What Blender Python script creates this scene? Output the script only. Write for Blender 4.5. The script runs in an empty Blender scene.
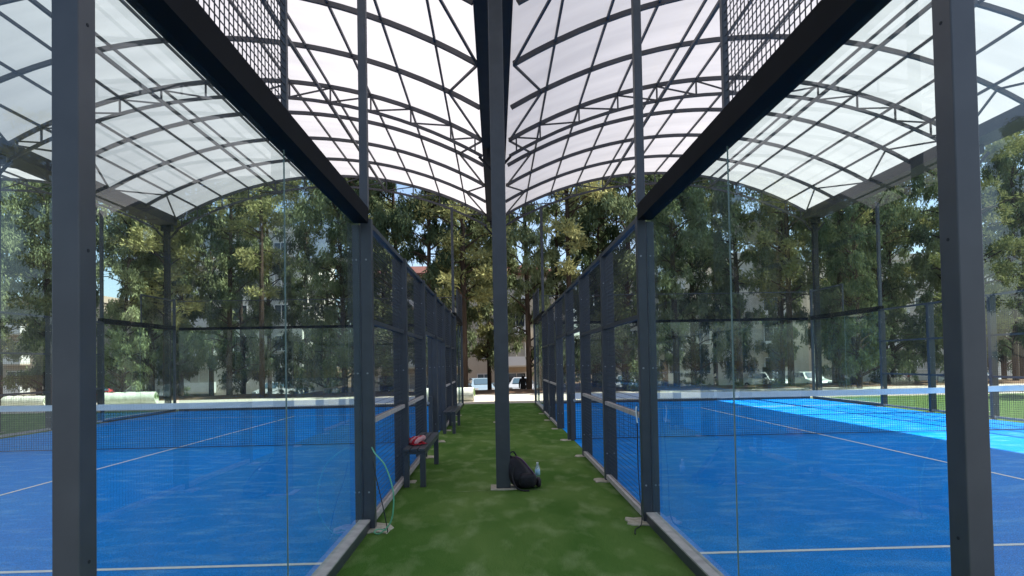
import bpy, math, random
import numpy as np
from mathutils import Vector, Matrix
R = math.radians
C = bpy.context.scene.collection
S = bpy.context.scene

# ------------------------------------------------------------------ camera
CX, CH, FPX, YAW, PITCH, ROLL, SY = -0.0991, 1.586, 586.9, 0.0279, 0.0216, 0.0183, -61.1
cam = bpy.data.cameras.new('camera'); cam_o = bpy.data.objects.new('camera', cam); C.objects.link(cam_o)
rx = Vector((math.cos(YAW), -math.sin(YAW), 0)); f0 = Vector((math.sin(YAW), math.cos(YAW), 0)); zz = Vector((0, 0, 1))
fw = f0*math.cos(PITCH) + zz*math.sin(PITCH); up = -f0*math.sin(PITCH) + zz*math.cos(PITCH)
r2 = rx*math.cos(ROLL) - up*math.sin(ROLL); u2 = rx*math.sin(ROLL) + up*math.cos(ROLL)
M = Matrix((( r2.x, u2.x, -fw.x, CX), (r2.y, u2.y, -fw.y, 0), (r2.z, u2.z, -fw.z, CH), (0, 0, 0, 1)))
cam_o.matrix_world = M
cam.sensor_width = 36; cam.lens = FPX/1024*36; cam.shift_y = -SY/1024; cam.clip_end = 3000; cam.clip_start = 0.05
S.camera = cam_o

# ------------------------------------------------------------------ light
SUNV = Vector((0.72, -0.04, 1.0)).normalized()
EL = math.asin(SUNV.z); AZ = math.atan2(SUNV.x, SUNV.y)
w = bpy.data.worlds.new('World'); S.world = w; w.use_nodes = True
nt = w.node_tree; bg = nt.nodes['Background']; sky = nt.nodes.new('ShaderNodeTexSky'); sky.sky_type = 'NISHITA'
sky.sun_disc = False; sky.sun_elevation = EL; sky.sun_rotation = AZ; sky.altitude = 100; sky.dust_density = 1.6
nt.links.new(sky.outputs[0], bg.inputs[0]); bg.inputs[1].default_value = 0.105
sun = bpy.data.lights.new('sun', 'SUN'); sun.energy = 4.9; sun.angle = R(0.55); sun.color = (1, 0.955, 0.89)
so = bpy.data.objects.new('sun', sun); C.objects.link(so); so.rotation_euler = SUNV.to_track_quat('Z', 'Y').to_euler()
vs = S.view_settings; vs.view_transform = 'Standard'; vs.look = 'None'; vs.gamma = 1; vs.exposure = 1.28; vs.use_curve_mapping = False
S.cycles.max_bounces = 10; S.cycles.transparent_max_bounces = 24; S.cycles.diffuse_bounces = 4; S.cycles.glossy_bounces = 3
S.cycles.sample_clamp_indirect = 4

# ------------------------------------------------------------------ materials
def mat(name, col, rough=0.6, metal=0.0, spec=0.5, noise=None, bump=None):
    """noise=(scale, amount, col2[, stretch]); bump=(scale, strength, dist)"""
    m = bpy.data.materials.new(name); m.use_nodes = True; t = m.node_tree; n = t.nodes; l = t.links
    b = n['Principled BSDF']; b.inputs['Base Color'].default_value = (*col, 1); b.inputs['Roughness'].default_value = rough
    b.inputs['Metallic'].default_value = metal; b.inputs['Specular IOR Level'].default_value = spec
    tc = n.new('ShaderNodeTexCoord')
    if noise:
        mp = n.new('ShaderNodeMapping'); l.new(tc.outputs['Object'], mp.inputs[0])
        if len(noise) > 3: mp.inputs['Scale'].default_value = noise[3]
        nz = n.new('ShaderNodeTexNoise'); nz.inputs['Scale'].default_value = noise[0]; nz.inputs['Detail'].default_value = 6
        l.new(mp.outputs[0], nz.inputs['Vector'])
        cr = n.new('ShaderNodeMapRange'); cr.inputs[1].default_value = 0.38; cr.inputs[2].default_value = 0.68
        cr.inputs[3].default_value = 0; cr.inputs[4].default_value = noise[1]; l.new(nz.outputs[0], cr.inputs[0])
        mx = n.new('ShaderNodeMix'); mx.data_type = 'RGBA'; mx.inputs[6].default_value = (*col, 1); mx.inputs[7].default_value = (*noise[2], 1)
        l.new(cr.outputs[0], mx.inputs[0]); l.new(mx.outputs[2], b.inputs['Base Color'])
    if bump:
        nb = n.new('ShaderNodeTexNoise'); nb.inputs['Scale'].default_value = bump[0]; nb.inputs['Detail'].default_value = 4
        l.new(tc.outputs['Object'], nb.inputs['Vector'])
        bp = n.new('ShaderNodeBump'); bp.inputs['Strength'].default_value = bump[1]; bp.inputs['Distance'].default_value = bump[2]
        l.new(nb.outputs[0], bp.inputs['Height']); l.new(bp.outputs[0], b.inputs['Normal'])
    return m

STEEL = mat('anthracite_steel', (0.042, 0.049, 0.062), 0.42, 0, 0.5, (7, 0.5, (0.062, 0.070, 0.084)), (40, 0.08, 0.002))
ROOFSTEEL = mat('roof_steel', (0.045, 0.047, 0.056), 0.5, 0, 0.4, (3, 0.5, (0.08, 0.08, 0.09)))
GUTTER = mat('gutter_steel', (0.016, 0.018, 0.022), 0.7, 0, 0.2, (2, 0.5, (0.03, 0.032, 0.036)))
EAVEM = mat('eave_gutter_grey', (0.04, 0.042, 0.046), 0.6, 0, 0.3, (1.5, 0.5, (0.04, 0.042, 0.045)))
BEAMBLK = mat('black_cap_beam', (0.006, 0.007, 0.009), 0.75, 0, 0.1, (5, 0.4, (0.01, 0.011, 0.014)))
GALV = mat('galvanised_bolt', (0.34, 0.35, 0.37), 0.4, 0.6)
WIRE = mat('mesh_wire', (0.022, 0.026, 0.032), 0.5)
PALECAP = mat('pale_cap', (0.46, 0.43, 0.42), 0.8, 0, 0.3, (11, 0.6, (0.28, 0.26, 0.26)))  # pale grey for curb tops and rails, mottled darker
CONC = mat('footing_concrete', (0.50, 0.46, 0.38), 0.9, 0, 0.2, (18, 0.8, (0.30, 0.28, 0.2)), (60, 0.4, 0.004))
WHITE = mat('white_band', (0.86, 0.86, 0.86), 0.7, 0, 0.3, (9, 0.3, (0.7, 0.71, 0.72)))
LINE = mat('painted_line', (0.80, 0.82, 0.82), 0.8, 0, 0.2, (12, 0.4, (0.55, 0.62, 0.70)))
NETM = mat('net_cord', (0.012, 0.016, 0.022), 0.8)
SEAL = mat('joint_seal', (0.24, 0.28, 0.27), 0.4)

def glass_mat():
    m = bpy.data.materials.new('tempered_glass'); m.use_nodes = True; t = m.node_tree; n = t.nodes; l = t.links
    n.remove(n['Principled BSDF']); out = n['Material Output']
    tr = n.new('ShaderNodeBsdfTransparent'); tr.inputs[0].default_value = (0.885, 0.95, 0.935, 1)
    gl = n.new('ShaderNodeBsdfGlossy'); gl.inputs['Roughness'].default_value = 0.0; gl.inputs[0].default_value = (0.95, 1, 1, 1)
    df = n.new('ShaderNodeBsdfDiffuse'); df.inputs[0].default_value = (0.62, 0.66, 0.68, 1)
    fr = n.new('ShaderNodeFresnel'); fr.inputs[0].default_value = 1.62
    ge = n.new('ShaderNodeNewGeometry'); iv = n.new('ShaderNodeMath'); iv.operation = 'SUBTRACT'; iv.inputs[0].default_value = 1
    l.new(ge.outputs['Backfacing'], iv.inputs[1]); mu = n.new('ShaderNodeMath'); mu.operation = 'MULTIPLY'
    l.new(fr.outputs[0], mu.inputs[0]); l.new(iv.outputs[0], mu.inputs[1])
    # fine dust and wipe smears on the pane
    tc = n.new('ShaderNodeTexCoord'); mp = n.new('ShaderNodeMapping'); mp.inputs['Scale'].default_value = (1, 1.4, 0.5)
    nz = n.new('ShaderNodeTexNoise'); nz.inputs['Scale'].default_value = 2.2; nz.inputs['Detail'].default_value = 7
    l.new(tc.outputs['Object'], mp.inputs[0]); l.new(mp.outputs[0], nz.inputs['Vector'])
    mr = n.new('ShaderNodeMapRange'); mr.inputs[1].default_value = 0.4; mr.inputs[2].default_value = 0.75; mr.inputs[3].default_value = 0.008; mr.inputs[4].default_value = 0.035
    l.new(nz.outputs[0], mr.inputs[0])
    m0 = n.new('ShaderNodeMixShader'); l.new(mr.outputs[0], m0.inputs[0]); l.new(tr.outputs[0], m0.inputs[1]); l.new(df.outputs[0], m0.inputs[2])
    m1 = n.new('ShaderNodeMixShader'); l.new(mu.outputs[0], m1.inputs[0]); l.new(m0.outputs[0], m1.inputs[1]); l.new(gl.outputs[0], m1.inputs[2])
    l.new(m1.outputs[0], out.inputs[0])
    return m
GLASS = glass_mat()

def roof_mat():
    m = bpy.data.materials.new('translucent_sheet'); m.use_nodes = True; t = m.node_tree; n = t.nodes; l = t.links
    n.remove(n['Principled BSDF']); out = n['Material Output']
    tc = n.new('ShaderNodeTexCoord'); mp = n.new('ShaderNodeMapping'); mp.inputs['Scale'].default_value = (0.30, 1.7, 0.30)
    nz = n.new('ShaderNodeTexNoise'); nz.inputs['Scale'].default_value = 1.1; nz.inputs['Detail'].default_value = 5
    l.new(tc.outputs['Object'], mp.inputs[0]); l.new(mp.outputs[0], nz.inputs['Vector'])
    cr = n.new('ShaderNodeValToRGB'); cr.color_ramp.elements[0].position = 0.33; cr.color_ramp.elements[0].color = (0.325, 0.314, 0.322, 1)
    cr.color_ramp.elements[1].position = 0.7; cr.color_ramp.elements[1].color = (0.385, 0.369, 0.375, 1)
    l.new(nz.outputs[0], cr.inputs[0])
    tl = n.new('ShaderNodeBsdfTranslucent'); df = n.new('ShaderNodeBsdfDiffuse')
    l.new(cr.outputs[0], tl.inputs[0]); l.new(cr.outputs[0], df.inputs[0])
    mx = n.new('ShaderNodeMixShader'); mx.inputs[0].default_value = 0.30
    l.new(tl.outputs[0], mx.inputs[1]); l.new(df.outputs[0], mx.inputs[2]); l.new(mx.outputs[0], out.inputs[0])
    return m
SHEET = roof_mat()

def surf_mat(name, base, streak, spot, rough=0.85, stretch=(1, 1, 1), amt=0.5, fine=220, k=(1.3, 5)):
    m = bpy.data.materials.new(name); m.use_nodes = True; t = m.node_tree; n = t.nodes; l = t.links
    b = n['Principled BSDF']; b.inputs['Roughness'].default_value = rough; b.inputs['Specular IOR Level'].default_value = 0.06
    tc = n.new('ShaderNodeTexCoord'); mp = n.new('ShaderNodeMapping'); mp.inputs['Scale'].default_value = stretch; mp.inputs['Rotation'].default_value = (0, 0, 0.5 if name != 'artificial_turf' else 0.35)
    l.new(tc.outputs['Object'], mp.inputs[0])
    def nz(sc, det, src, lo, hi, a, b_, dist=0.0):
        q = n.new('ShaderNodeTexNoise'); q.inputs['Scale'].default_value = sc; q.inputs['Detail'].default_value = det; q.inputs['Distortion'].default_value = dist
        l.new(src, q.inputs['Vector']); r = n.new('ShaderNodeMapRange'); r.inputs[1].default_value = lo; r.inputs[2].default_value = hi
        r.inputs[3].default_value = a; r.inputs[4].default_value = b_; l.new(q.outputs[0], r.inputs[0]); return r.outputs[0], q.outputs[0]
    def mix(f, a, c2, mode='MIX'):
        x = n.new('ShaderNodeMix'); x.data_type = 'RGBA'; x.blend_type = mode
        if isinstance(f, float): x.inputs[0].default_value = f
        else: l.new(f, x.inputs[0])
        if isinstance(a, tuple): x.inputs[6].default_value = (*a, 1)
        else: l.new(a, x.inputs[6])
        if isinstance(c2, tuple): x.inputs[7].default_value = (*c2, 1)
        else: l.new(c2, x.inputs[7])
        return x.outputs[2]
    f1, _ = nz(k[0], 5, mp.outputs[0], 0.42, 0.66, 0, amt, 0.4)
    f2, _ = nz(k[1], 10, mp.outputs[0], 0.50, 0.86, 0, amt*1.2, 0.15)
    f3, raw = nz(fine, 3, tc.outputs['Object'], 0.3, 0.7, 0.5, 1.48)
    c = mix(f1, base, streak); c = mix(f2, c, spot)
    vm = n.new('ShaderNodeVectorMath'); vm.operation = 'SCALE'; l.new(c, vm.inputs[0]); l.new(f3, vm.inputs['Scale'])
    l.new(vm.outputs[0], b.inputs['Base Color'])
    bp = n.new('ShaderNodeBump'); bp.inputs['Strength'].default_value = 0.5; bp.inputs['Distance'].default_value = 0.008
    l.new(raw, bp.inputs['Height']); l.new(bp.outputs[0], b.inputs['Normal'])
    return m
TURF = surf_mat('artificial_turf', (0.060, 0.135, 0.024), (0.15, 0.23, 0.065), (0.27, 0.34, 0.16), 0.9, (1.5, 0.8, 1), 0.62, 110, (0.7, 2.6))
BLUE = surf_mat('blue_court_carpet', (0.0, 0.225, 0.76), (0.004, 0.28, 0.80), (0.22, 0.50, 0.84), 0.75, (0.5, 1.2, 1), 0.50, 150, (0.6, 4.2))
LAWN = surf_mat('lawn', (0.085, 0.15, 0.04), (0.11, 0.17, 0.05), (0.14, 0.17, 0.07), 0.9, (1, 1, 1), 0.6, 90)
SOIL = surf_mat('bare_soil', (0.17, 0.105, 0.07), (0.10, 0.07, 0.045), (0.07, 0.08, 0.035), 0.95, (1, 1, 1), 0.8, 30, (0.35, 1.6))
PAVE = surf_mat('pale_paving', (0.50, 0.45, 0.38), (0.40, 0.36, 0.30), (0.3, 0.26, 0.2), 0.9, (1, 1, 1), 0.5, 60, (0.5, 2.5))
ASPH = surf_mat('asphalt', (0.07, 0.068, 0.065), (0.10, 0.095, 0.09), (0.05, 0.05, 0.05), 0.9, (1, 1, 1), 0.5, 60)

# ------------------------------------------------------------------ mesh helpers
class MB:
    def __init__(s): s.v = []; s.f = []; s.smooth = False
    def box(s, x0, x1, y0, y1, z0, z1):
        b = len(s.v)
        s.v += [(x0,y0,z0),(x1,y0,z0),(x1,y1,z0),(x0,y1,z0),(x0,y0,z1),(x1,y0,z1),(x1,y1,z1),(x0,y1,z1)]
        s.f += [(b,b+3,b+2,b+1),(b+4,b+5,b+6,b+7),(b,b+1,b+5,b+4),(b+1,b+2,b+6,b+5),(b+2,b+3,b+7,b+6),(b+3,b,b+4,b+7)]
        return s
    def bar(s, p, q, w_, h_=None, ref=(0, 0, 1)):
        p = Vector(p); q = Vector(q); d = (q-p).normalized(); r = Vector(ref)
        if abs(d.dot(r)) > 0.98: r = Vector((1, 0, 0))
        a = d.cross(r).normalized(); c = a.cross(d); h_ = h_ or w_; a = a*w_/2; c = c*h_/2
        b = len(s.v)
        for o in (p, q):
            for k in (-a-c, a-c, a+c, -a+c): s.v.append(tuple(o+k))
        s.f += [(b,b+3,b+2,b+1),(b+4,b+5,b+6,b+7),(b,b+1,b+5,b+4),(b+1,b+2,b+6,b+5),(b+2,b+3,b+7,b+6),(b+3,b,b+4,b+7)]
        return s
    def tube(s, pts, rad, n=8, caps=True):
        pts = [Vector(p) for p in pts]; rads = rad if isinstance(rad, (list, tuple)) else [rad]*len(pts)
        b = len(s.v); up_ = None
        for i, p in enumerate(pts):
            d = (pts[min(i+1, len(pts)-1)] - pts[max(i-1, 0)]).normalized()
            if up_ is None: up_ = Vector((0, 0, 1)) if abs(d.z) < 0.9 else Vector((1, 0, 0))
            a = d.cross(up_).normalized(); c = a.cross(d).normalized(); up_ = c
            for k in range(n):
                t = 2*math.pi*k/n; s.v.append(tuple(p + (a*math.cos(t) + c*math.sin(t))*rads[i]))
        for i in range(len(pts)-1):
            for k in range(n):
                s.f.append((b+i*n+k, b+i*n+(k+1) % n, b+(i+1)*n+(k+1) % n, b+(i+1)*n+k))
        if caps: s.f.append(tuple(b+k for k in range(n))[::-1]); s.f.append(tuple(b+(len(pts)-1)*n+k for k in range(n)))
        return s
    def lathe(s, prof, n=16, c=(0, 0, 0)):
        return s.tube([(c[0], c[1], c[2]+z) for r, z in prof], [r for r, z in prof], n)
    def sweep(s, pts, w_, h_):     # rectangular section swept in the XZ plane (w_ along Y)
        b = len(s.v); P = [Vector(p) for p in pts]
        for i, p in enumerate(P):
            d = (P[min(i+1, len(P)-1)]-P[max(i-1, 0)]).normalized(); c = Vector((-d.z, 0, d.x))*h_/2
            if c.z < 0: c = -c
            a = Vector((0, w_/2, 0))
            for k in (-a-c, a-c, a+c, -a+c): s.v.append(tuple(p+k))
        for i in range(len(P)-1):
            for k in range(4):
                s.f.append((b+i*4+k, b+i*4+(k+1) % 4, b+(i+1)*4+(k+1) % 4, b+(i+1)*4+k))
        s.f.append((b, b+3, b+2, b+1)); e = b+(len(P)-1)*4; s.f.append((e, e+1, e+2, e+3))
        return s
    def build(s, name, m, parent=None, smooth=False, bevel=0):
        me = bpy.data.meshes.new(name); me.from_pydata(s.v, [], s.f); me.update()
        if m: me.materials.append(m)
        if smooth: me.polygons.foreach_set('use_smooth', [True]*len(me.polygons))
        o = bpy.data.objects.new(name, me); C.objects.link(o)
        if parent: o.parent = parent
        if bevel:
            bv = o.modifiers.new('bevel', 'BEVEL'); bv.width = bevel; bv.segments = 2; bv.limit_method = 'ANGLE'
        return o
def B(*a): return MB().box(*a)
def tag(o, label=None, cat=None, group=None, kind=None):
    if label: o['label'] = label
    if cat: o['category'] = cat
    if group: o['group'] = group
    if kind: o['kind'] = kind
    return o
def empty(name, loc, label=None, cat=None, group=None, rz=0):
    o = bpy.data.objects.new(name, None); o.location = loc; o.rotation_euler = (0, 0, rz); C.objects.link(o)
    o.empty_display_size = 0.2
    return tag(o, label, cat, group)
def copy_tree(o, parent=None):
    c = o.copy(); C.objects.link(c); c.parent = parent
    for ch in o.children: copy_tree(ch, c)
    return c
def struct(name, mb, m, parent=None):
    o = mb.build(name, m, parent)
    if not parent: o['kind'] = 'structure'
    return o
def sheet(x0, x1, y0, y1, z):
    s = MB(); s.v = [(x0,y0,z),(x1,y0,z),(x1,y1,z),(x0,y1,z)]; s.f = [(0,1,2,3)]; return s

# ------------------------------------------------------------------ dimensions
W = 1.31            # corridor half width
ZB = 1.70           # near back walls
ZF = ZB+20          # far back walls
NETY = ZB+10
EDGE = W+10.42       # outer side walls
EV = 7.5            # eave height
XI, XO = 0.36, 12.66
RAD = (6.15**2+1.65**2)/(2*1.65)
def arcz(x):        # x measured from corridor axis, 0.36..12.66
    u = x-(XI+XO)/2
    return EV+1.65-RAD+math.sqrt(RAD*RAD-u*u)

# ------------------------------------------------------------------ ground
rng = np.random.default_rng(3)
g = MB(); xs = list(np.linspace(-400, -60, 8)) + list(np.linspace(-55, 55, 111)) + list(np.linspace(60, 400, 8))
ys = list(np.linspace(-200, -20, 6)) + list(np.linspace(-16, 62, 118)) + list(np.linspace(75, 900, 10))
def gz(x, y):
    t = min(max((y-32.5)/10.0, 0), 1); t = t*t*(3-2*t); z = -0.03-1.15*t
    if 29.8 < y < 34 and abs(x) < 50: z += 0.16*math.sin((y-29.8)/4.2*math.pi)*(0.7+0.3*math.sin(x*1.7+1.3*math.sin(x*.63)))
    if 34 < y < 41: z += 0.05*math.sin(x*2.1+y)*math.sin(x*.77-y*1.9)
    return z
for y in ys:
    for x in xs: g.v.append((x, y, gz(x, y)))
nx = len(xs)
for j in range(len(ys)-1):
    for i in range(nx-1): g.f.append((j*nx+i, j*nx+i+1, (j+1)*nx+i+1, (j+1)*nx+i))
struct('ground', g, SOIL)
struct('pavement', sheet(-45, 45, 22.6, 29.6, -0.018), PAVE)
struct('plaza', sheet(-45, 45, -24, 0.2, -0.018), surf_mat('grey_plaza_paving', (0.20, 0.21, 0.22), (0.15, 0.16, 0.17), (0.12, 0.12, 0.12), 0.9, (1, 1, 1), 0.5, 60, (0.5, 2.5)))
rd = MB(); rd.v = [(-120, 44.5, -1.165), (120, 44.5, -1.165), (120, 54, -1.165), (-120, 54, -1.165)]; rd.f = [(0,1,2,3)]
struct('road', rd, ASPH)
struct('corridor_turf', sheet(-W-0.2, W+0.2, -3, 22.5, 0.0), TURF)
struct('verge_turf', sheet(-26, -W-0.21, 0.25, 22.5, -0.010), TURF)
struct('lawn', sheet(W+0.21, 27, 0.25, 22.5, -0.010), LAWN)
SEAMM = mat('turf_seam_sand', (0.22, 0.27, 0.13), .95, 0, .1, (9, .95, (0.07, 0.14, 0.03)))
ct = bpy.data.objects['corridor_turf']
for (xa, xb, yy) in ((-.75, .55, 7.28), (-.6, 1.1, 9.35), (-.9, .1, 11.9), (-.7, .9, 15.3)):
    q = MB(); nn = 26
    for i in range(nn+1):
        x = xa+(xb-xa)*i/nn; c = yy+.015*math.sin(i*.7+yy); hh = .006+.010*abs(math.sin(i*2.7+yy*3))*min(1, i/4, (nn-i)/4)
        q.v += [(x, c-hh, .004), (x, c+hh, .004)]
    q.f = [(2*i, 2*i+2, 2*i+3, 2*i+1) for i in range(nn)]
    q.build('turf_seam', SEAMM, ct)
for s_ in (-1, 1):
    x0, x1 = sorted((s_*(W+0.12), s_*(W+10.36)))
    crt = struct('court_surface', sheet(x0, x1, ZB, ZF, 0.004), BLUE)
    lm = MB(); xm = s_*(W+5.12)
    for yy in (ZB+3.05, ZB+16.95):
        q = sheet(x0+.02, x1-.02, yy-.025, yy+.025, 0.008); b = len(lm.v); lm.v += q.v; lm.f.append((b, b+1, b+2, b+3))
    q = sheet(xm-.025, xm+.025, ZB+3.2-.125, ZB+16.8+.125, 0.0085); b = len(lm.v); lm.v += q.v; lm.f.append((b, b+1, b+2, b+3))
    lm.build('court_line', LINE, crt)

# ------------------------------------------------------------------ canopy roof
roof = empty('vaulted_canopy', (0, 0, 0), 'steel and white translucent barrel vaulted canopy covering the blue courts', 'canopy')
TRY = [-0.5, 7.5, 15.5, 23.5]; RIBY = [y for y in np.arange(-0.5, 23.6, 2.0)]
PUR = [1.19, 2.24, 3.29, 4.35, 5.42, 6.49, 7.6, 8.75, 9.82, 10.86, 11.83]
N = 28
def vault(sg, off):
    T = lambda x: off+sg*x
    pts = lambda dz: [(T(XI+(XO-XI)*i/N), 0, arcz(XI+(XO-XI)*i/N)+dz) for i in range(N+1)]
    sh = MB(); P = pts(0.05); P[0] = (T(XI-.11), 0, EV+.02); P[-1] = (T(XO+.11), 0, EV+.02)
    for j, y in enumerate((-0.6, 23.6)):
        for p in P: sh.v.append((p[0], y, p[2]))
    # subdivide along length so each strip of sheet reads separately
    for i in range(N): sh.f.append((i, i+1, N+1+i+1, N+1+i))
    sh.build('roof_sheet', SHEET, roof, smooth=True)
    for y in RIBY:
        MB().sweep([(p[0], y, p[2]) for p in pts(-0.012)], 0.065, 0.10).build('rib', ROOFSTEEL, roof)
    for y in TRY:
        low = [(T(XI+(XO-XI)*i/N), y, arcz(XI+(XO-XI)*i/N)-0.44) for i in range(N+1)]
        tr = MB().sweep(low, 0.06, 0.075).build('truss_chord', ROOFSTEEL, roof)
        wb = MB(); nodes = [0.75]+PUR[0:0]+[0.95+1.156*i for i in range(10)]+[12.3]
        nodes = [0.55]+PUR+[12.45]
        for k, x in enumerate(nodes):
            zt = arcz(x)-0.05; zb_ = arcz(x)-0.42
            wb.bar((T(x), y, zt), (T(x), y, zb_), 0.04)
            if k+1 < len(nodes):
                x2 = nodes[k+1]
                if x < 6.4: wb.bar((T(x), y, zt), (T(x2), y, arcz(x2)-0.42), 0.035)
                else: wb.bar((T(x), y, zb_), (T(x2), y, arcz(x2)-0.06), 0.035)
        wb.build('truss_web', ROOFSTEEL, tr)
    for x in PUR:
        MB().bar((T(x), -0.55, arcz(x)-0.002), (T(x), 23.55, arcz(x)-0.002), 0.045, 0.062).build('purlin', ROOFSTEEL, roof)
    for x in (4.35, 8.6):
        MB().bar((T(x), -0.5, arcz(x)-0.50), (T(x), 23.5, arcz(x)-0.50), 0.07, 0.07).build('tie_tube', ROOFSTEEL, roof)
    for e, inn in ((XI, XI+0.72), (XO, XO-0.72)):
        z = MB()
        for i in range(len(RIBY)-1):
            a = (e, inn) if i % 2 == 0 else (inn, e)
            z.bar((T(a[0]), RIBY[i], arcz(a[0])-0.03), (T(a[1]), RIBY[i+1], arcz(a[1])-0.03), 0.045)
        z.build('edge_brace', ROOFSTEEL, roof)
vault(-1, 0); vault(1, 0); vault(-1, -13.02)
def gutter(x, hw=0.30, m=GUTTER):
    g_ = MB(); g_.box(x-hw, x+hw, -0.6, 23.6, EV-0.26, EV-0.20)
    g_.box(x-hw-0.05, x-hw-0.001, -0.6, 23.6, EV-0.262, EV+0.07); g_.box(x+hw+0.001, x+hw+0.05, -0.6, 23.6, EV-0.262, EV+0.07)
    g_.build('gutter', m, roof)
gutter(-0.045, 0.265); gutter(-13.02, 0.30, EAVEM); gutter(13.0, 0.30, EAVEM)
def column(x, y):
    c = B(x-.09, x+.09, y-.09, y+.09, 0.012, EV-0.50).build('column', STEEL if abs(x) < 1 else GUTTER, roof, bevel=0.008)  # outer columns get the near-black steel, their shade put into the colour
    B(x-.16, x+.16, y-.15, y+.15, 0.0, 0.0115).build('base_plate', CONC, c)
    h = MB(); h.box(x-.2, x+.2, y-.11, y+.11, EV-0.498, EV-0.27)
    for sx in (-1, 1): h.bar((x+sx*.1, y, EV-0.8), (x+sx*.42, y, EV-0.45), 0.06)
    h.build('column_head', GUTTER, c)
for y in (7.44, 15.5, 23.5): column(-0.03, y)
for y in TRY: column(13.0, y); column(-13.02, y)

# ------------------------------------------------------------------ court walls
random.seed(5)
def wires(axis, c, a0, a1, z0, z1, pitch=0.05, t=0.0032):
    m = MB(); n1 = max(1, round((a1-a0)/pitch)); n2 = max(1, round((z1-z0)/pitch))
    h = t/2
    for i in range(n1+1):
        a = a0+(a1-a0)*i/n1
        if axis == 'y': m.box(c-h, c+h, a-h, a+h, z0, z1)
        else: m.box(a-h, a+h, c-h, c+h, z0, z1)
    for j in range(n2+1):
        z = z0+(z1-z0)*j/n2
        if axis == 'y': m.box(c+h+.0002, c+3*h, a0, a1, z-h, z+h)
        else: m.box(a0, a1, c+h+.0002, c+3*h, z-h, z+h)
    return m
def bolts(parent, pts, d):
    m = MB()
    for p in pts:
        p = Vector(p); m.tube([p, p+Vector(d)*0.012], 0.009, 6)
    m.build('bolt', GALV, parent)

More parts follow.
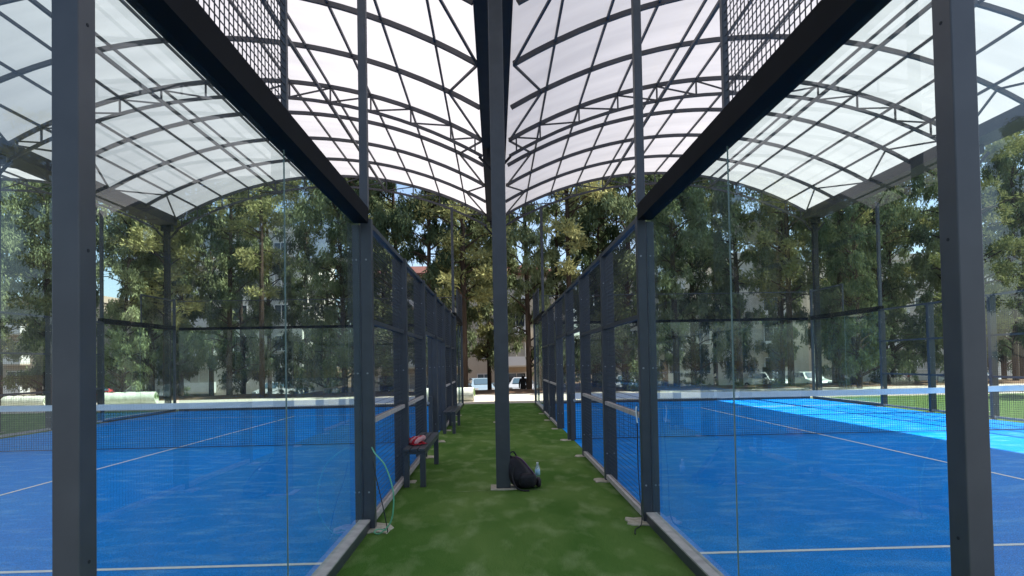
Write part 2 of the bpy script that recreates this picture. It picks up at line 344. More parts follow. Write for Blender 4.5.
def side_wall(s_, X, label, gate=True, corridor=True):
    """wall along Y. X: inner face seen from corridor axis; grows away from the corridor (s_ = side sign, out = direction of thickness)."""
    root = empty('court_side_wall', (X, ZB, 0), label, 'fence', 'side walls of the two courts')
    o = s_
    def bx(name, a, b, y0, y1, z0, z1, m, par=root, bev=0):   # a,b offsets from X going outwards
        x0, x1 = sorted((o*a, o*b)); return B(x0, x1, y0-ZB, y1-ZB, z0, z1).build(name, m, par, bevel=bev)
    Y0, Y1, Y2, Y3 = ZB, ZB+4, ZB+16, ZF
    # glass ends
    for (a, b) in ((Y0, Y1), (Y2, Y3)):
        c0 = bx('curb', 0.025, 0.122, a+0.113, b-0.005, 0.0, 0.085, STEEL)
        bx('curb_cap', 0.022, 0.126, a+0.113, b-0.005, 0.0855, 0.10, PALECAP, c0)
        for i in range(2):
            y0 = a+0.115+i*2.0 if i == 0 else a+2.004; y1 = a+1.996 if i == 0 else b-0.01
            bx('glass_panel', 0.095, 0.107, y0, y1, 0.10, 2.945, GLASS)
        bx('joint_seal', 0.0965, 0.1055, a+1.998, a+2.002, 0.10, 2.945, SEAL)
        bx('cap_beam', 0.0, 0.14, a+(0.113 if a == Y0 else 0.005), b-0.02, 2.95, 3.10, BEAMBLK)
        # mesh up to 4 m over the outer two metres
        m0, m1 = (a+0.115, a+1.9) if a == Y0 else (b-2.0, b-0.09)
        x0 = o*0.06
        wires('y', x0, m0-ZB, m1-ZB, 3.11, 4.0, 0.05, 0.0048).build('mesh_panel', WIRE, root)
        bx('mesh_top_rail', 0.035, 0.085, m0, m1, 4.002, 4.05, STEEL)
        ty = a+2.0 if a == Y0 else b-2.0
        bx('mesh_post', 0.045, 0.08, ty-.105 if a == Y0 else ty-.02, ty-.07 if a == Y0 else ty+.02, 3.101, 4.05, STEEL)
    # corner posts
    for y in (Y0, Y3):
        bx('corner_post', 0.0, 0.078, y+0.035 if y == Y0 else y-0.075, y+0.112 if y == Y0 else y+0.0, 0.01, 4.1, STEEL, bev=0.004)
        hm = MB(); yy = (y+0.075 if y == Y0 else y-0.04)-ZB
        for z in (0.42, 1.02, 1.94, 2.62):
            hm.tube([(-o*0.0004, yy, z), (-o*0.0015, yy, z)], 0.0055, 10)
        hm.build('bolt_hole', NETM, root)
    # tall poles at the glass / mesh changes
    for y in (Y1, Y2):
        bx('light_pole', 0.01, 0.088, y+0.0, y+0.08, 3.101 if True else 0, 6.3, STEEL, bev=0.004)
    # posts of the mesh part
    ys_ = [Y1+2*k for k in range(7)]
    if s_ < 0 and gate: ys_ = [a+b for a, b in zip(ys_, (0, .2, .25, .2, .12, .05, 0))]
    for k, y in enumerate(ys_):
        p = bx('post', -0.022 if (s_ < 0 and gate) else 0.0, 0.085, y, y+0.085, 0.012, 3.0, STEEL, bev=0.004)
        q = bx('flange', 0.0875, 0.165, y+0.004, y+0.081, 0.012, 2.998 if k not in (0, 6) else 2.94, STEEL, p, 0.004)
        bp = []
        for z in (0.36, 1.5, 2.6):
            bp += [(o*0.03, y-ZB, z), (o*0.125, y-ZB+.004, z)]
        bolts(p, bp, (0, -1, 0))
        # rough concrete patch around the foot
        f = MB(); n = 6; hw = (0.15 if k == 0 else 0.085)+0.05*random.random()
        ring = []
        for t in [2*math.pi*(i+random.uniform(-.3, .3))/14 for i in range(14)]:
            q_ = max(abs(math.cos(t)), abs(math.sin(t))); jit = random.uniform(.72, 1.12)
            ring.append((-o*.05+hw*math.cos(t)/q_*jit*.85, y-ZB+.03+hw*math.sin(t)/q_*jit))
        n = 14
        f.v = [(x, yy, 0.001) for x, yy in ring]+[(x*.97, yy, 0.011) for x, yy in ring]
        f.f = [tuple(range(n, 2*n))]+[(i, (i+1) % n, n+(i+1) % n, n+i) for i in range(n)]
        f.build('footing', CONC, p)
    # gates either side of the net: openings below 2 m
    for k in range(6):
        a, b = ys_[k]+0.085, ys_[k+1]
        op = gate and k in (2, 3)
        xr = 0.02
        if not op:
            bx('bottom_rail', 0.012, 0.075, a+.001, b-.001, 0.03, 0.085, PALECAP)
            bx('rail', 0.015, 0.07, a+.001, b-.001, 1.0, 1.045, PALECAP if gate else STEEL)
            bx('rail', 0.015, 0.07, a+.001, b-.001, 1.99, 2.035, STEEL)
            wires('y', o*0.045, a-ZB+.01, b-ZB-.01, 0.087, 0.998).build('mesh_panel', WIRE, root)
            wires('y', o*0.045, a-ZB+.01, b-ZB-.01, 1.047, 1.988).build('mesh_panel', WIRE, root)
            wires('y', o*0.045, a-ZB+.01, b-ZB-.01, 2.037, 2.95).build('mesh_panel', WIRE, root)
        else:
            bx('rail', 0.015, 0.07, a+.001, b-.001, 2.09, 2.15, STEEL)
            wires('y', o*0.045, a-ZB+.01, b-ZB-.01, 2.152, 2.95).build('mesh_panel', WIRE, root)
        bx('top_rail', 0.01, 0.08, a+.001, b-.001, 2.952, 3.0, STEEL)
    return root
side_wall(-1, -W+.003, 'glass and wire mesh side wall between green corridor and left court')
side_wall(1, W, 'glass and wire mesh side wall between green corridor and right court')
side_wall(-1, -EDGE, 'mesh and glass outer side wall along the far left edge of the left court', gate=False)
side_wall(1, EDGE, 'mesh and glass outer side wall along the lawn beside the right court', gate=False)

def back_wall(s_, y, out, label):
    root = empty('court_back_wall', (s_*(W+5.22), y, 0), label, 'glass wall', 'back walls of the two courts')
    L = 10.25; x0 = -L/2; d = out; pz = L/5; G = .07 if out > 0 else -.03; cl_, cr_ = (-.014 if s_ > 0 else .004), (.014 if s_ < 0 else -.004)
    def bx(name, xa, xb, a, b, z0, z1, m, par=root, bev=0):
        ya, yb = sorted((d*a, d*b)); return B(xa, xb, ya, yb, z0, z1).build(name, m, par, bevel=bev)
    c0 = bx('curb', x0+.01, -x0-.01, -0.0, -0.13, 0.0, 0.085, STEEL); bx('curb_cap', x0+.01, -x0-.01, 0.004, -0.134, 0.0855, 0.097, PALECAP, c0)
    for i in range(5):
        bx('glass_panel', x0+i*pz+(cl_ if i == 0 else .003), x0+(i+1)*pz+(cr_ if i == 4 else -.003), G, G-.012, 0.10, 2.945, GLASS)
        if i: bx('joint_seal', x0+i*pz-.002, x0+i*pz+.002, G-.001, G-.011, 0.10, 2.945, SEAL)
    bx('cap_beam', x0+.02, -x0-.02, 0.0, -0.055, 2.95, 3.05, BEAMBLK)
    wires('x', -0.03*d, x0+.02, -x0-.02, 3.052, 4.0, 0.05, 0.0034).build('mesh_panel', WIRE, root)
    bx('mesh_top_rail', x0+.02, -x0-.02, -0.018, -0.042, 4.002, 4.025, STEEL)
back_wall(-1, ZF, -1, 'far glass back wall of the left court, in front of the turf rolls')
back_wall(1, ZF, -1, 'far glass back wall of the right court, in front of the trees')
back_wall(-1, ZB, 1, 'near glass back wall of the left court, seen left of the nearest left post')
back_wall(1, ZB, 1, 'near glass back wall of the right court, seen right of the nearest right post')

# ------------------------------------------------------------------ nets
def net(s_, label):
    xc = s_*(W+5.22); root = empty('court_net', (xc, NETY, 0), label, 'net', 'nets across the two courts')
    h = 5.06
    m = MB(); nv = 220; t = 0.0017
    zt = lambda x: 0.865-0.04*(1-(x/h)**2)
    for i in range(nv+1):
        x = -h+2*h*i/nv; m.box(x-t, x+t, -t, t, 0.03, zt(x)-0.02)
    nh = 19; seg = 16
    for j in range(nh):
        for k in range(seg):
            xa, xb = -h+2*h*k/seg, -h+2*h*(k+1)/seg
            m.bar((xa, .003, 0.03+(zt(xa)-.05)*j/(nh-1)), (xb, .003, 0.03+(zt(xb)-.05)*j/(nh-1)), 0.0034)
    m.build('net_mesh', NETM, root)
    bd = MB()
    bd.tube([(-h, 0, .03), (h, 0, .03)], 0.007, 6); bd.build('bottom_cord', NETM, root)
    bd = MB()
    for k in range(seg):
        xa, xb = -h+2*h*k/seg, -h+2*h*(k+1)/seg
        b = len(bd.v)
        for x in (xa, xb):
            bd.v += [(x, -.008, zt(x)-.045), (x, .008, zt(x)-.045), (x, .008, zt(x)+.07), (x, -.008, zt(x)+.07)]
        bd.f += [(b+i, b+(i+1) % 4, b+4+(i+1) % 4, b+4+i) for i in range(4)]
    bd.build('top_band', WHITE, root)
    for sx in (-1, 1):
        p = B(sx*(h+.06)-.04, sx*(h+.06)+.04, -.04, .04, .004, .93).build('net_post', STEEL, root, bevel=.004)
        MB().tube([(sx*(h+.02)-.0, -.045, .8), (sx*(h+.02), -.075, .8)], .03, 8).build('winder', GALV, p)
net(-1, 'white topped net across the left blue court')
net(1, 'white topped net across the right blue court')

# ------------------------------------------------------------------ bench x2
def bench():
    root = empty('bench', (0, 0, 0))
    s = MB()
    for k in range(3): s.box(-.14+k*.097, -.14+k*.097+.085, -.9, .9, .465, .495)
    s.build('seat', STEEL, root, bevel=.003)
    f = MB(); f.box(-.145, -.105, -.88, .88, .42, .463); f.box(.105, .145, -.88, .88, .42, .463); f.box(-.104, .104, -.86, -.80, .42, .462); f.box(-.104, .104, .80, .86, .42, .462)
    f.build('seat_frame', STEEL, root)
    for sx in (-1, 1):
        for sy in (-1, 1):
            B(sx*.105-.035, sx*.105+.035, sy*.84-.03, sy*.84+.03, .002, .419).build('leg', STEEL, root, bevel=.003)
    return root
b1 = bench(); b1.location = (-W+.145, 8.45, 0); tag(b1, 'dark metal bench with a folded red towel on it beside the left fence', 'bench', 'benches along the corridor')
b2 = copy_tree(b1); b2.location = (-W+.145, 14.05, 0); tag(b2, 'empty dark metal bench farther down the corridor against the left fence', 'bench', 'benches along the corridor')

# folded red towels on the bench
RED = mat('red_cloth', (0.50, 0.03, 0.05), 0.9, 0, 0.1, (20, 0.6, (0.3, 0.02, 0.03)), (60, .5, .004))
PINK = mat('pink_stripe', (0.62, 0.32, 0.33), 0.9, 0, 0.1)
tw = empty('folded_towel', (-W+.125, 7.98, .497), 'folded red towel with paler pink folds lying on the near bench', 'towel', rz=0.75)
for k in range(4):
    a = MB(); y0 = .12-.078*k
    P0 = Vector((-.13, y0, .035)); P1 = Vector((.13, y0+.01, .085+.012*k))
    pts = [P0.lerp(P1, i/10)+Vector((0, .008*math.sin(i*1.1+k), .014*math.sin(i/10*math.pi))) for i in range(11)]
    a.tube(pts, [.012, .030]+[.040+.005*math.sin(i*2+k) for i in range(7)]+[.030, .012], 12)
    a.build('towel_fold', RED if k % 2 == 0 else PINK, tw, smooth=True)
cl = MB(); cl.v = []
n_ = 12
for j_ in range(n_+1):
    for i_ in range(n_+1):
        u, v = i_/n_, j_/n_; cl.v.append((-.15+.27*u, -.17+.36*v, .006+.012*abs(math.sin(u*9+v*4))+.02*math.sin(v*math.pi)*u))
for j_ in range(n_):
    for i_ in range(n_): q_ = j_*(n_+1)+i_; cl.f.append((q_, q_+1, q_+n_+2, q_+n_+1))
tw.scale = (.72, .72, .8)
co = cl.build('towel_base', RED, tw, smooth=True); sd_ = co.modifiers.new('thick', 'SOLIDIFY'); sd_.thickness = .006; sd_.offset = 1

# ------------------------------------------------------------------ hose and cable
HOSE = mat('green_hose', (0.14, 0.46, 0.26), 0.4, 0, 0.5, (30, .5, (0.2, .5, .36)))
def spline(P, n=8):
    P = [Vector(p) for p in P]; out = []
    for i in range(len(P)-1):
        a, b, c, d = P[max(i-1, 0)], P[i], P[i+1], P[min(i+2, len(P)-1)]
        for k in range(n):
            t = k/n; out.append(0.5*((2*b)+(c-a)*t+(2*a-5*b+4*c-d)*t*t+(3*b-a-3*c+d)*t**3))
    out.append(P[-1]); return out
hp = spline([(-1.285, 5.60, .80), (-1.22, 5.45, .76), (-1.13, 5.42, .66), (-1.065, 5.42, .46), (-1.06, 5.44, .28), (-1.10, 5.48, .12), (-1.20, 5.50, .02), (-1.265, 5.56, .014), (-1.25, 5.66, .014), (-1.16, 5.62, .014)])
tag(MB().tube(hp, .0065, 8).build('garden_hose', HOSE, smooth=True), 'thin green hose looping out from the near left post to the turf', 'hose')
CAB = mat('black_cable', (0.012, 0.016, 0.022), .5)
cp = spline([(-1.285, 5.64, .66), (-1.25, 5.62, .50), (-1.19, 5.56, .30), (-1.15, 5.54, .12), (-1.14, 5.56, .014), (-1.2, 5.7, .012)])
tag(MB().tube(cp, .005, 6).build('cable', CAB, smooth=True), 'dark cable hanging down inside the green hose loop at left post', 'cable')
cp = spline([(1.285, 5.76, 1.15), (1.27, 5.72, .8), (1.262, 5.66, .4), (1.27, 5.62, .16), (1.25, 5.55, .03), (1.17, 5.45, .012), (1.13, 5.30, .012)])
tag(MB().tube(cp, .005, 6).build('cable', CAB, smooth=True), 'dark cable running down the near right post onto the turf', 'cable')
tg = MB().tube(spline([(1.262, 5.69, 1.13), (1.255, 5.685, 1.09), (1.262, 5.69, 1.0), (1.268, 5.69, .97)]), [.006]*24+[.006], 6)
tag(tg.build('cloth_tie', WHITE), 'small white tie hanging from the near right post above the cable', 'tie')

# ------------------------------------------------------------------ backpack + bottle
BAG = mat('black_nylon', (0.008, 0.007, 0.011), .55, 0, .4, (9, .6, (0.016, 0.009, 0.02)), (25, .5, .01))
BAG2 = mat('purple_sheen_nylon', (0.07, 0.02, 0.075), .35, 0, .6)  # purple sheen of the black nylon put into the strap's colour
bag = empty('backpack', (.22, 7.42, 0), 'slumped black backpack leaning against the foot of the central column', 'backpack')
def blob(n, m, fn):
    q = MB()
    for j in range(m+1):
        th = math.pi*j/m
        for i in range(n):
            ph = 2*math.pi*i/n; q.v.append(fn(math.sin(th)*math.cos(ph), math.sin(th)*math.sin(ph), math.cos(th)))
    for j in range(m):
        for i in range(n): q.f.append((j*n+i, (j+1)*n+i, (j+1)*n+(i+1) % n, j*n+(i+1) % n))
    return q
def sgnp(v, p): return math.copysign(abs(v)**p, v)
def bagf(x, y, z):
    X, Y, Z = sgnp(x, .7)*.19, sgnp(y, .75)*.14, (sgnp(z, .7)+1)/2*.40
    wv = 1+.05*math.sin(9*X+14*Z)+.04*math.sin(23*Z+11*Y)
    t = Z/.40
    X = X*wv*(1-.55*t**1.5)-.16*t**1.4+.02; Y = Y*wv*(1-.35*t)
    return (X, Y, max(Z, .003))
bb = blob(28, 20, bagf).build('bag_body', BAG, bag, smooth=True)
blob(18, 12, lambda x, y, z: (sgnp(x, .6)*.11+.05, -.125+sgnp(y, .8)*.045, .115+sgnp(z, .6)*.09)).build('front_pocket', BAG, bag, smooth=True)
blob(14, 10, lambda x, y, z: (.19+x*.035, y*.09-.02, .07+sgnp(z, .7)*.065)).build('side_pocket', BAG, bag, smooth=True)
MB().tube(spline([(-.09, -.06, .40), (-.02, -.12, .37), (.06, -.15, .28), (.15, -.13, .16)]), .012, 6).build('strap', BAG2, bag, smooth=True)
MB().tube(spline([(-.13, -.02, .38), (-.17, -.05, .43), (-.12, -.04, .46), (-.08, -.02, .40)]), .010, 6).build('carry_loop', BAG, bag, smooth=True)
MB().tube(spline([(-.10, -.13, .30), (-.14, -.16, .18), (-.10, -.19, .05), (-.02, -.22, .012), (.06, -.24, .012)]), .011, 6).build('strap', BAG, bag, smooth=True)

PLA = bpy.data.materials.new('clear_plastic'); PLA.use_nodes = True
pn = PLA.node_tree.nodes; pl = PLA.node_tree.links; pn.remove(pn['Principled BSDF'])
a1 = pn.new('ShaderNodeBsdfTransparent'); a1.inputs[0].default_value = (.82, .9, .93, 1); a2 = pn.new('ShaderNodeBsdfGlossy'); a2.inputs['Roughness'].default_value = .08
a3 = pn.new('ShaderNodeMixShader'); a3.inputs[0].default_value = .3; pl.new(a1.outputs[0], a3.inputs[1]); pl.new(a2.outputs[0], a3.inputs[2]); pl.new(a3.outputs[0], pn['Material Output'].inputs[0])
BLB = mat('blue_label', (0.25, 0.52, 0.75), .5, 0, .5, (40, .8, (.6, .75, .85)))
bot = empty('water_bottle', (.43, 7.85, 0), 'clear plastic water bottle with pale blue label standing behind the backpack', 'bottle')
MB().lathe([(.03, 0), (.034, .006), (.034, .17), (.026, .195), (.013, .215), (.013, .228)], 14).build('bottle_body', PLA, bot, smooth=True)
MB().lathe([(.0348, .07), (.0348, .15)], 14).build('bottle_label', BLB, bot, smooth=True)
MB().lathe([(.015, .222), (.015, .24)], 12).build('cap', WHITE, bot)

# ------------------------------------------------------------------ turf rolls
ROLLM = mat('roll_backing', (0.62, 0.63, 0.55), .85, 0, .2, (6, .7, (.48, .52, .40)), (12, .4, .02))
ROLLG = mat('roll_turf', (0.10, .16, .05), .9)
def troll(p, q, r, label):
    p = Vector(p); q = Vector(q); root = empty('turf_roll', (p+q)/2, label, 'turf roll', 'rolled artificial turf lying on the paving'); o = (p+q)/2
    n = 14; pts = [p-o+(q-p)*i/n+Vector((0, 0, r+.012*math.sin(i*1.9))) for i in range(n+1)]
    MB().tube(pts, [r*.93]+[r*(1+.02*math.sin(i*2.3)) for i in range(n-1)]+[r*.93], 24).build('roll', ROLLM, root, smooth=False)
    d = (q-p).normalized(); c = []
    side = d.cross(Vector((0, 0, 1)))
    for e, sg in ((pts[0], -1), (pts[-1], 1)):
        sp = []
        for i in range(60):
            a = i*.42; rr = r*.9*(1-i/64); sp.append(e+d*sg*.004+side*math.cos(a)*rr+Vector((0, 0, 1))*math.sin(a)*rr)
        MB().tube(sp, .012, 4).build('spiral_edge', ROLLG, root)
troll((-17.6, 26.5, -.018), (-15.4, 26.9, -.018), .28, 'pale rolled turf with visible right end, seen through left court glass')
troll((-21.3, 26.0, -.018), (-19.2, 25.6, -.018), .26, 'pale rolled turf farthest left, seen left of the nearest left post')
troll((-3.4, 24.6, -.018), (-1.02, 24.4, -.018), .29, 'white rolled turf just past the far end of the green corridor')

# ------------------------------------------------------------------ buildings
def building(x, y, wd, dp, floors, wallc, label, roofred=False, seed=0, z0=-1.2):
    rnd = random.Random(seed); root = empty('apartment_building', (x, y, z0), label, 'building', 'apartment buildings behind the trees')
    fh = 3.05; H = floors*fh+.6
    WM = mat('render_wall', wallc, .9, 0, .2, (1.2, .5, tuple(c*.82 for c in wallc)), (30, .2, .01))
    GL = bldg_glass; FR = bldg_frame
    B(-wd/2, wd/2, 0, dp, 0, H).build('wall', WM, root)
    if roofred:
        B(-wd/2-.5, wd/2+.5, -.6, dp+.5, H+.002, H+.25).build('eave', bldg_red, root)
        rf = MB(); rf.v = [(-wd/2-.4, -.5, H+.252), (wd/2+.4, -.5, H+.252), (wd/2+.4, dp+.4, H+.252), (-wd/2-.4, dp+.4, H+.252), (-wd/2+3, dp/2, H+2), (wd/2-3, dp/2, H+2)]
        rf.f = [(0,1,5,4), (1,2,5), (2,3,4,5), (3,0,4), (0,3,2,1)]; rf.build('roof', bldg_red, root)
    else:
        pr = MB(); pr.box(-wd/2-.12, wd/2+.12, -.12, .1, H+.002, H+.7); pr.box(-wd/2-.12, wd/2+.12, dp-.1, dp+.12, H+.002, H+.7)
        pr.box(-wd/2-.12, -wd/2+.1, .101, dp-.101, H+.002, H+.7); pr.box(wd/2-.1, wd/2+.12, .101, dp-.101, H+.002, H+.7); pr.build('parapet', WM, root)
    nb = max(2, int(wd/3.3)); st = wd/nb
    for fl in range(floors):
        for k in range(nb):
            cx = -wd/2+st*(k+.5); bz = .3+fl*fh
            if k % 3 == 1:
                bw = st*.8
                bl = MB(); bl.box(cx-bw/2, cx+bw/2, -1.3, -.003, bz, bz+.16); bl.build('balcony', WM, root)
                rl = MB(); rl.box(cx-bw/2, cx+bw/2, -1.3, -1.24, bz+.162, bz+1.05); rl.box(cx-bw/2, cx-bw/2+.06, -1.238, -.003, bz+.162, bz+1.05); rl.box(cx+bw/2-.06, cx+bw/2, -1.238, -.003, bz+.162, bz+1.05)
                rl.build('balcony_rail', FR, root); ww, z1, z2 = 1.8, bz+.17, bz+2.4
            else: ww, z1, z2 = 1.25, bz+.95, bz+2.35
            fr = MB(); t = .08
            fr.box(cx-ww/2-t, cx-ww/2, -.05, .02, z1, z2); fr.box(cx+ww/2, cx+ww/2+t, -.05, .02, z1, z2)
            fr.box(cx-ww/2-t, cx+ww/2+t, -.05, .02, z2+.001, z2+t); fr.box(cx-ww/2-t, cx+ww/2+t, -.09, .02, z1-t, z1-.001); fr.box(cx-.03, cx+.03, -.04, .02, z1+.001, z2-.001)
            wo = fr.build('window', FR, root)
            B(cx-ww/2+.002, cx+ww/2-.002, -.02, -.004, z1+.002, z2-.002).build('pane', GL if rnd.random() < .7 else bldg_shut, wo)
bldg_glass = mat('window_glass', (0.03, 0.04, 0.05), .12, 0, .8); bldg_frame = mat('window_frame', (.62, .62, .6), .6); bldg_red = mat('roof_tile', (.13, .055, .04), .85, 0, .2, (2, .7, (.08, .035, .03)))
bldg_shut = mat('roller_shutter', (.40, .37, .32), .7)
building(-3, 60, 20, 12, 4, (.50, .44, .34), 'cream apartment block with red tiled roof, beyond the end of the corridor', True, 1, -2.3)
building(-27, 58, 16, 12, 5, (.60, .57, .50), 'off white apartment block behind the left court trees', False, 2)
building(-53, 62, 24, 12, 3, (.45, .38, .30), 'tan low apartment block at the far left behind the trees', False, 3)
building(21, 59, 18, 12, 4, (.52, .49, .42), 'pale grey apartment block behind the right court trees', False, 4)
building(47, 61, 22, 12, 4, (.56, .52, .45), 'off white apartment block at the far right behind the trees', False, 5)

# ------------------------------------------------------------------ cars
TYRE = mat('tyre', (.015, .015, .016), .8); RIM = mat('rim', (.4, .4, .42), .35, .8); CGL = mat('car_glass', (.05, .09, .12), .06, 0, .9)
LAMP = mat('headlight', (.75, .78, .8), .15, 0, .8); TRIM = mat('car_trim', (.02, .02, .022), .5); PLATE = mat('number_plate', (.7, .7, .68), .5)
def car(x, y, rz, col, label, tall=0):
    PA = mat('car_paint', col, .25, .1, .6, (3, .3, tuple(c*.85 for c in col)))
    root = empty('parked_car', (x, y, -1.16), label, 'car', 'cars parked on the road behind the trees', rz)
    prof = [(-2.1, .35), (-2.12, .62), (-2.0, .78), (-1.15, .95), (-.55, 1.42+tall), (.2, 1.48+tall), (1.0, 1.44+tall), (1.75, 1.02+tall*.8), (2.05, .92), (2.12, .6), (2.08, .35), (1.72, .33), (1.6, .58), (1.38, .66), (1.16, .58), (1.04, .32), (-1.04, .32), (-1.16, .58), (-1.38, .66), (-1.6, .58), (-1.72, .33)]
    b = MB(); n = len(prof)
    for k, (sx, ins) in enumerate(((-.80, 0), (-.86, 0), (.86, 0), (.80, 0))):
        for (py, pz) in prof:
            inset = .22 if pz > 1.1 else 0
            e = .03 if k in (0, 3) else 0
            xx = math.copysign(abs(sx)-inset, sx); cyy = py*(1-e*.4); czz = pz-(e*.5 if pz > .5 else 0)
            b.v.append((xx, cyy, czz+(.02 if k in (1, 2) else 0)*0))
    for k in range(3):
        for i in range(n): b.f.append((k*n+i, k*n+(i+1) % n, (k+1)*n+(i+1) % n, (k+1)*n+i))
    b.f.append(tuple(range(n))); b.f.append(tuple(range(3*n, 4*n))[::-1])
    b.build('body', PA, root)
    ws = MB()
    ws.v = [(-.60, -1.08, 1.0), (.60, -1.08, 1.0), (.54, -.60, 1.40+tall), (-.54, -.60, 1.40+tall)]; ws.v = [(a_, b_-.035, c_+.03) for a_, b_, c_ in ws.v]; ws.f = [(0,1,2,3)]; ws.build('windscreen', CGL, root)
    for sx in (-1, 1):
        sw = MB(); sw.v = [(sx*.79, -.95, 1.02), (sx*.79, 1.45, 1.05), (sx*.655, .95, 1.38+tall), (sx*.655, -.52, 1.38+tall)]; sw.v = [(a_+sx*.03, b_, c_) for a_, b_, c_ in sw.v]; sw.f = [(0,1,2,3) if sx > 0 else (3,2,1,0)]; sw.build('side_window', CGL, root)
        B(sx*.62-.16, sx*.62+.16, -2.15, -2.06, .62, .76).build('headlight', LAMP, root)
        B(sx*.95-.09, sx*.95+.09, -.95, -.8, .98, 1.1).build('wing_mirror', PA, root)
        for yy in (-1.38, 1.38):
            wh = MB().tube([(sx*.68, yy, .32), (sx*.87, yy, .32)], .32, 18).build('wheel', TYRE, root)
            MB().tube([(sx*.86, yy, .32), (sx*.885, yy, .32)], .19, 12).build('rim', RIM, wh)
    B(-.5, .5, -2.145, -2.08, .4, .56).build('grille', TRIM, root); B(-.24, .24, -2.16, -2.146, .44, .54).build('number_plate', PLATE, root)
car(-1.45, 47.5, .2, (.22, .30, .36), 'silver blue car left of the central column, beyond the corridor end')
car(1.95, 47.5, -.15, (.36, .38, .41), 'white car just right of the central column, beyond the corridor end')
car(22.3, 48, .3, (.5, .52, .5), 'white car seen through the right court glass, nearer the corridor of the pair')
car(25.6, 48, .1, (.5, .54, .5), 'pale car seen through the right court glass, beside the tall outer column')
car(39.5, 48, .4, (.35, .36, .37), 'grey car behind the lawn at the far right')
car(-17.8, 48, -.2, (.45, .45, .46), 'white car behind the tall trees of the left court')
car(-32.5, 48, 1.2, (.45, .05, .05), 'red car seen just right of the nearest left post', .15)
car(10.5, 48, -.2, (.3, .32, .35), 'silver car seen through the mesh of the right fence')

# ------------------------------------------------------------------ person
def person(x, y, z):
    root = empty('person', (x, y, z), 'person in dark clothes standing in front of the white car past the corridor end', 'person')
    J = {'pel': (0, 0, .95, .14, .10), 'waist': (0, 0, 1.10, .13, .09), 'chest': (0, 0, 1.33, .17, .11), 'neck': (0, 0, 1.49, .055, .055), 'head': (0, -.01, 1.60, .085, .10), 'top': (0, 0, 1.70, .06, .07),
         'sl': (-.18, 0, 1.42, .06, .06), 'el': (-.25, .02, 1.14, .045, .045), 'wl': (-.26, -.06, .9, .033, .033), 'hl': (-.26, -.08, .80, .035, .02),
         'sr': (.18, 0, 1.42, .06, .06), 'er': (.26, .02, 1.14, .045, .045), 'wr': (.22, -.1, .93, .033, .033), 'hr': (.20, -.14, .84, .035, .02),
         'tl': (-.1, 0, .88, .09, .09), 'kl': (-.13, -.02, .5, .06, .06), 'al': (-.14, .02, .09, .045, .045), 'fl': (-.15, -.14, .04, .04, .03),
         'tr': (.1, 0, .88, .09, .09), 'kr': (.12, -.04, .5, .06, .06), 'ar': (.13, .02, .09, .045, .045), 'fr': (.15, -.14, .04, .04, .03)}
    E_ = [('pel','waist'),('waist','chest'),('chest','neck'),('neck','head'),('head','top'),('chest','sl'),('sl','el'),('el','wl'),('wl','hl'),('chest','sr'),('sr','er'),('er','wr'),('wr','hr'),('pel','tl'),('tl','kl'),('kl','al'),('al','fl'),('pel','tr'),('tr','kr'),('kr','ar'),('ar','fr')]
    ks = list(J); me = bpy.data.meshes.new('person_body'); me.from_pydata([J[k][:3] for k in ks], [(ks.index(a), ks.index(b)) for a, b in E_], [])
    me.materials.append(mat('dark_clothes', (.02, .02, .025), .85)); o = bpy.data.objects.new('person_body', me); C.objects.link(o); o.parent = root
    sk = o.modifiers.new('skin', 'SKIN'); lay = me.skin_vertices[0] if me.skin_vertices else None
    if lay is None:
        bpy.context.view_layer.objects.active = o; o.select_set(True); bpy.ops.object.modifier_remove(modifier='skin'); bpy.ops.object.modifier_add(type='SKIN'); lay = me.skin_vertices[0]
    for i, k in enumerate(ks): lay.data[i].radius = (J[k][3]*1.4, J[k][4]*1.4); lay.data[i].use_root = (k == 'pel')
    ss = o.modifiers.new('sub', 'SUBSURF'); ss.levels = 2; ss.render_levels = 2
    blob(12, 8, lambda x, y, z: (x*.095, y*.105+.01, 1.66+z*.08)).build('hair', mat('dark_hair', (.01, .008, .007), .7), root, smooth=True)
person(1.75, 40.5, gz(1.75, 40.5))

# ------------------------------------------------------------------ trees
def leaf_mat(name, c1, c2):
    m = bpy.data.materials.new(name); m.use_nodes = True; t = m.node_tree; n = t.nodes; l = t.links
    n.remove(n['Principled BSDF']); out = n['Material Output']
    tc = n.new('ShaderNodeTexCoord'); nz = n.new('ShaderNodeTexNoise'); nz.inputs['Scale'].default_value = .9; nz.inputs['Detail'].default_value = 3
    l.new(tc.outputs['Object'], nz.inputs['Vector']); oi = n.new('ShaderNodeObjectInfo')
    ad = n.new('ShaderNodeMath'); ad.operation = 'MULTIPLY_ADD'; l.new(oi.outputs['Random'], ad.inputs[0]); ad.inputs[1].default_value = .5; l.new(nz.outputs[0], ad.inputs[2])
    mr = n.new('ShaderNodeMapRange'); mr.inputs[1].default_value = .45; mr.inputs[2].default_value = 1.05; l.new(ad.outputs[0], mr.inputs[0])
    mx = n.new('ShaderNodeMix'); mx.data_type = 'RGBA'; mx.inputs[6].default_value = (*c1, 1); mx.inputs[7].default_value = (*c2, 1); l.new(mr.outputs[0], mx.inputs[0])
    d = n.new('ShaderNodeBsdfDiffuse'); tl = n.new('ShaderNodeBsdfTranslucent'); ms = n.new('ShaderNodeMixShader'); ms.inputs[0].default_value = .22
    l.new(mx.outputs[2], d.inputs[0]); l.new(mx.outputs[2], tl.inputs[0]); l.new(d.outputs[0], ms.inputs[1]); l.new(tl.outputs[0], ms.inputs[2]); l.new(ms.outputs[0], out.inputs[0])
    return m
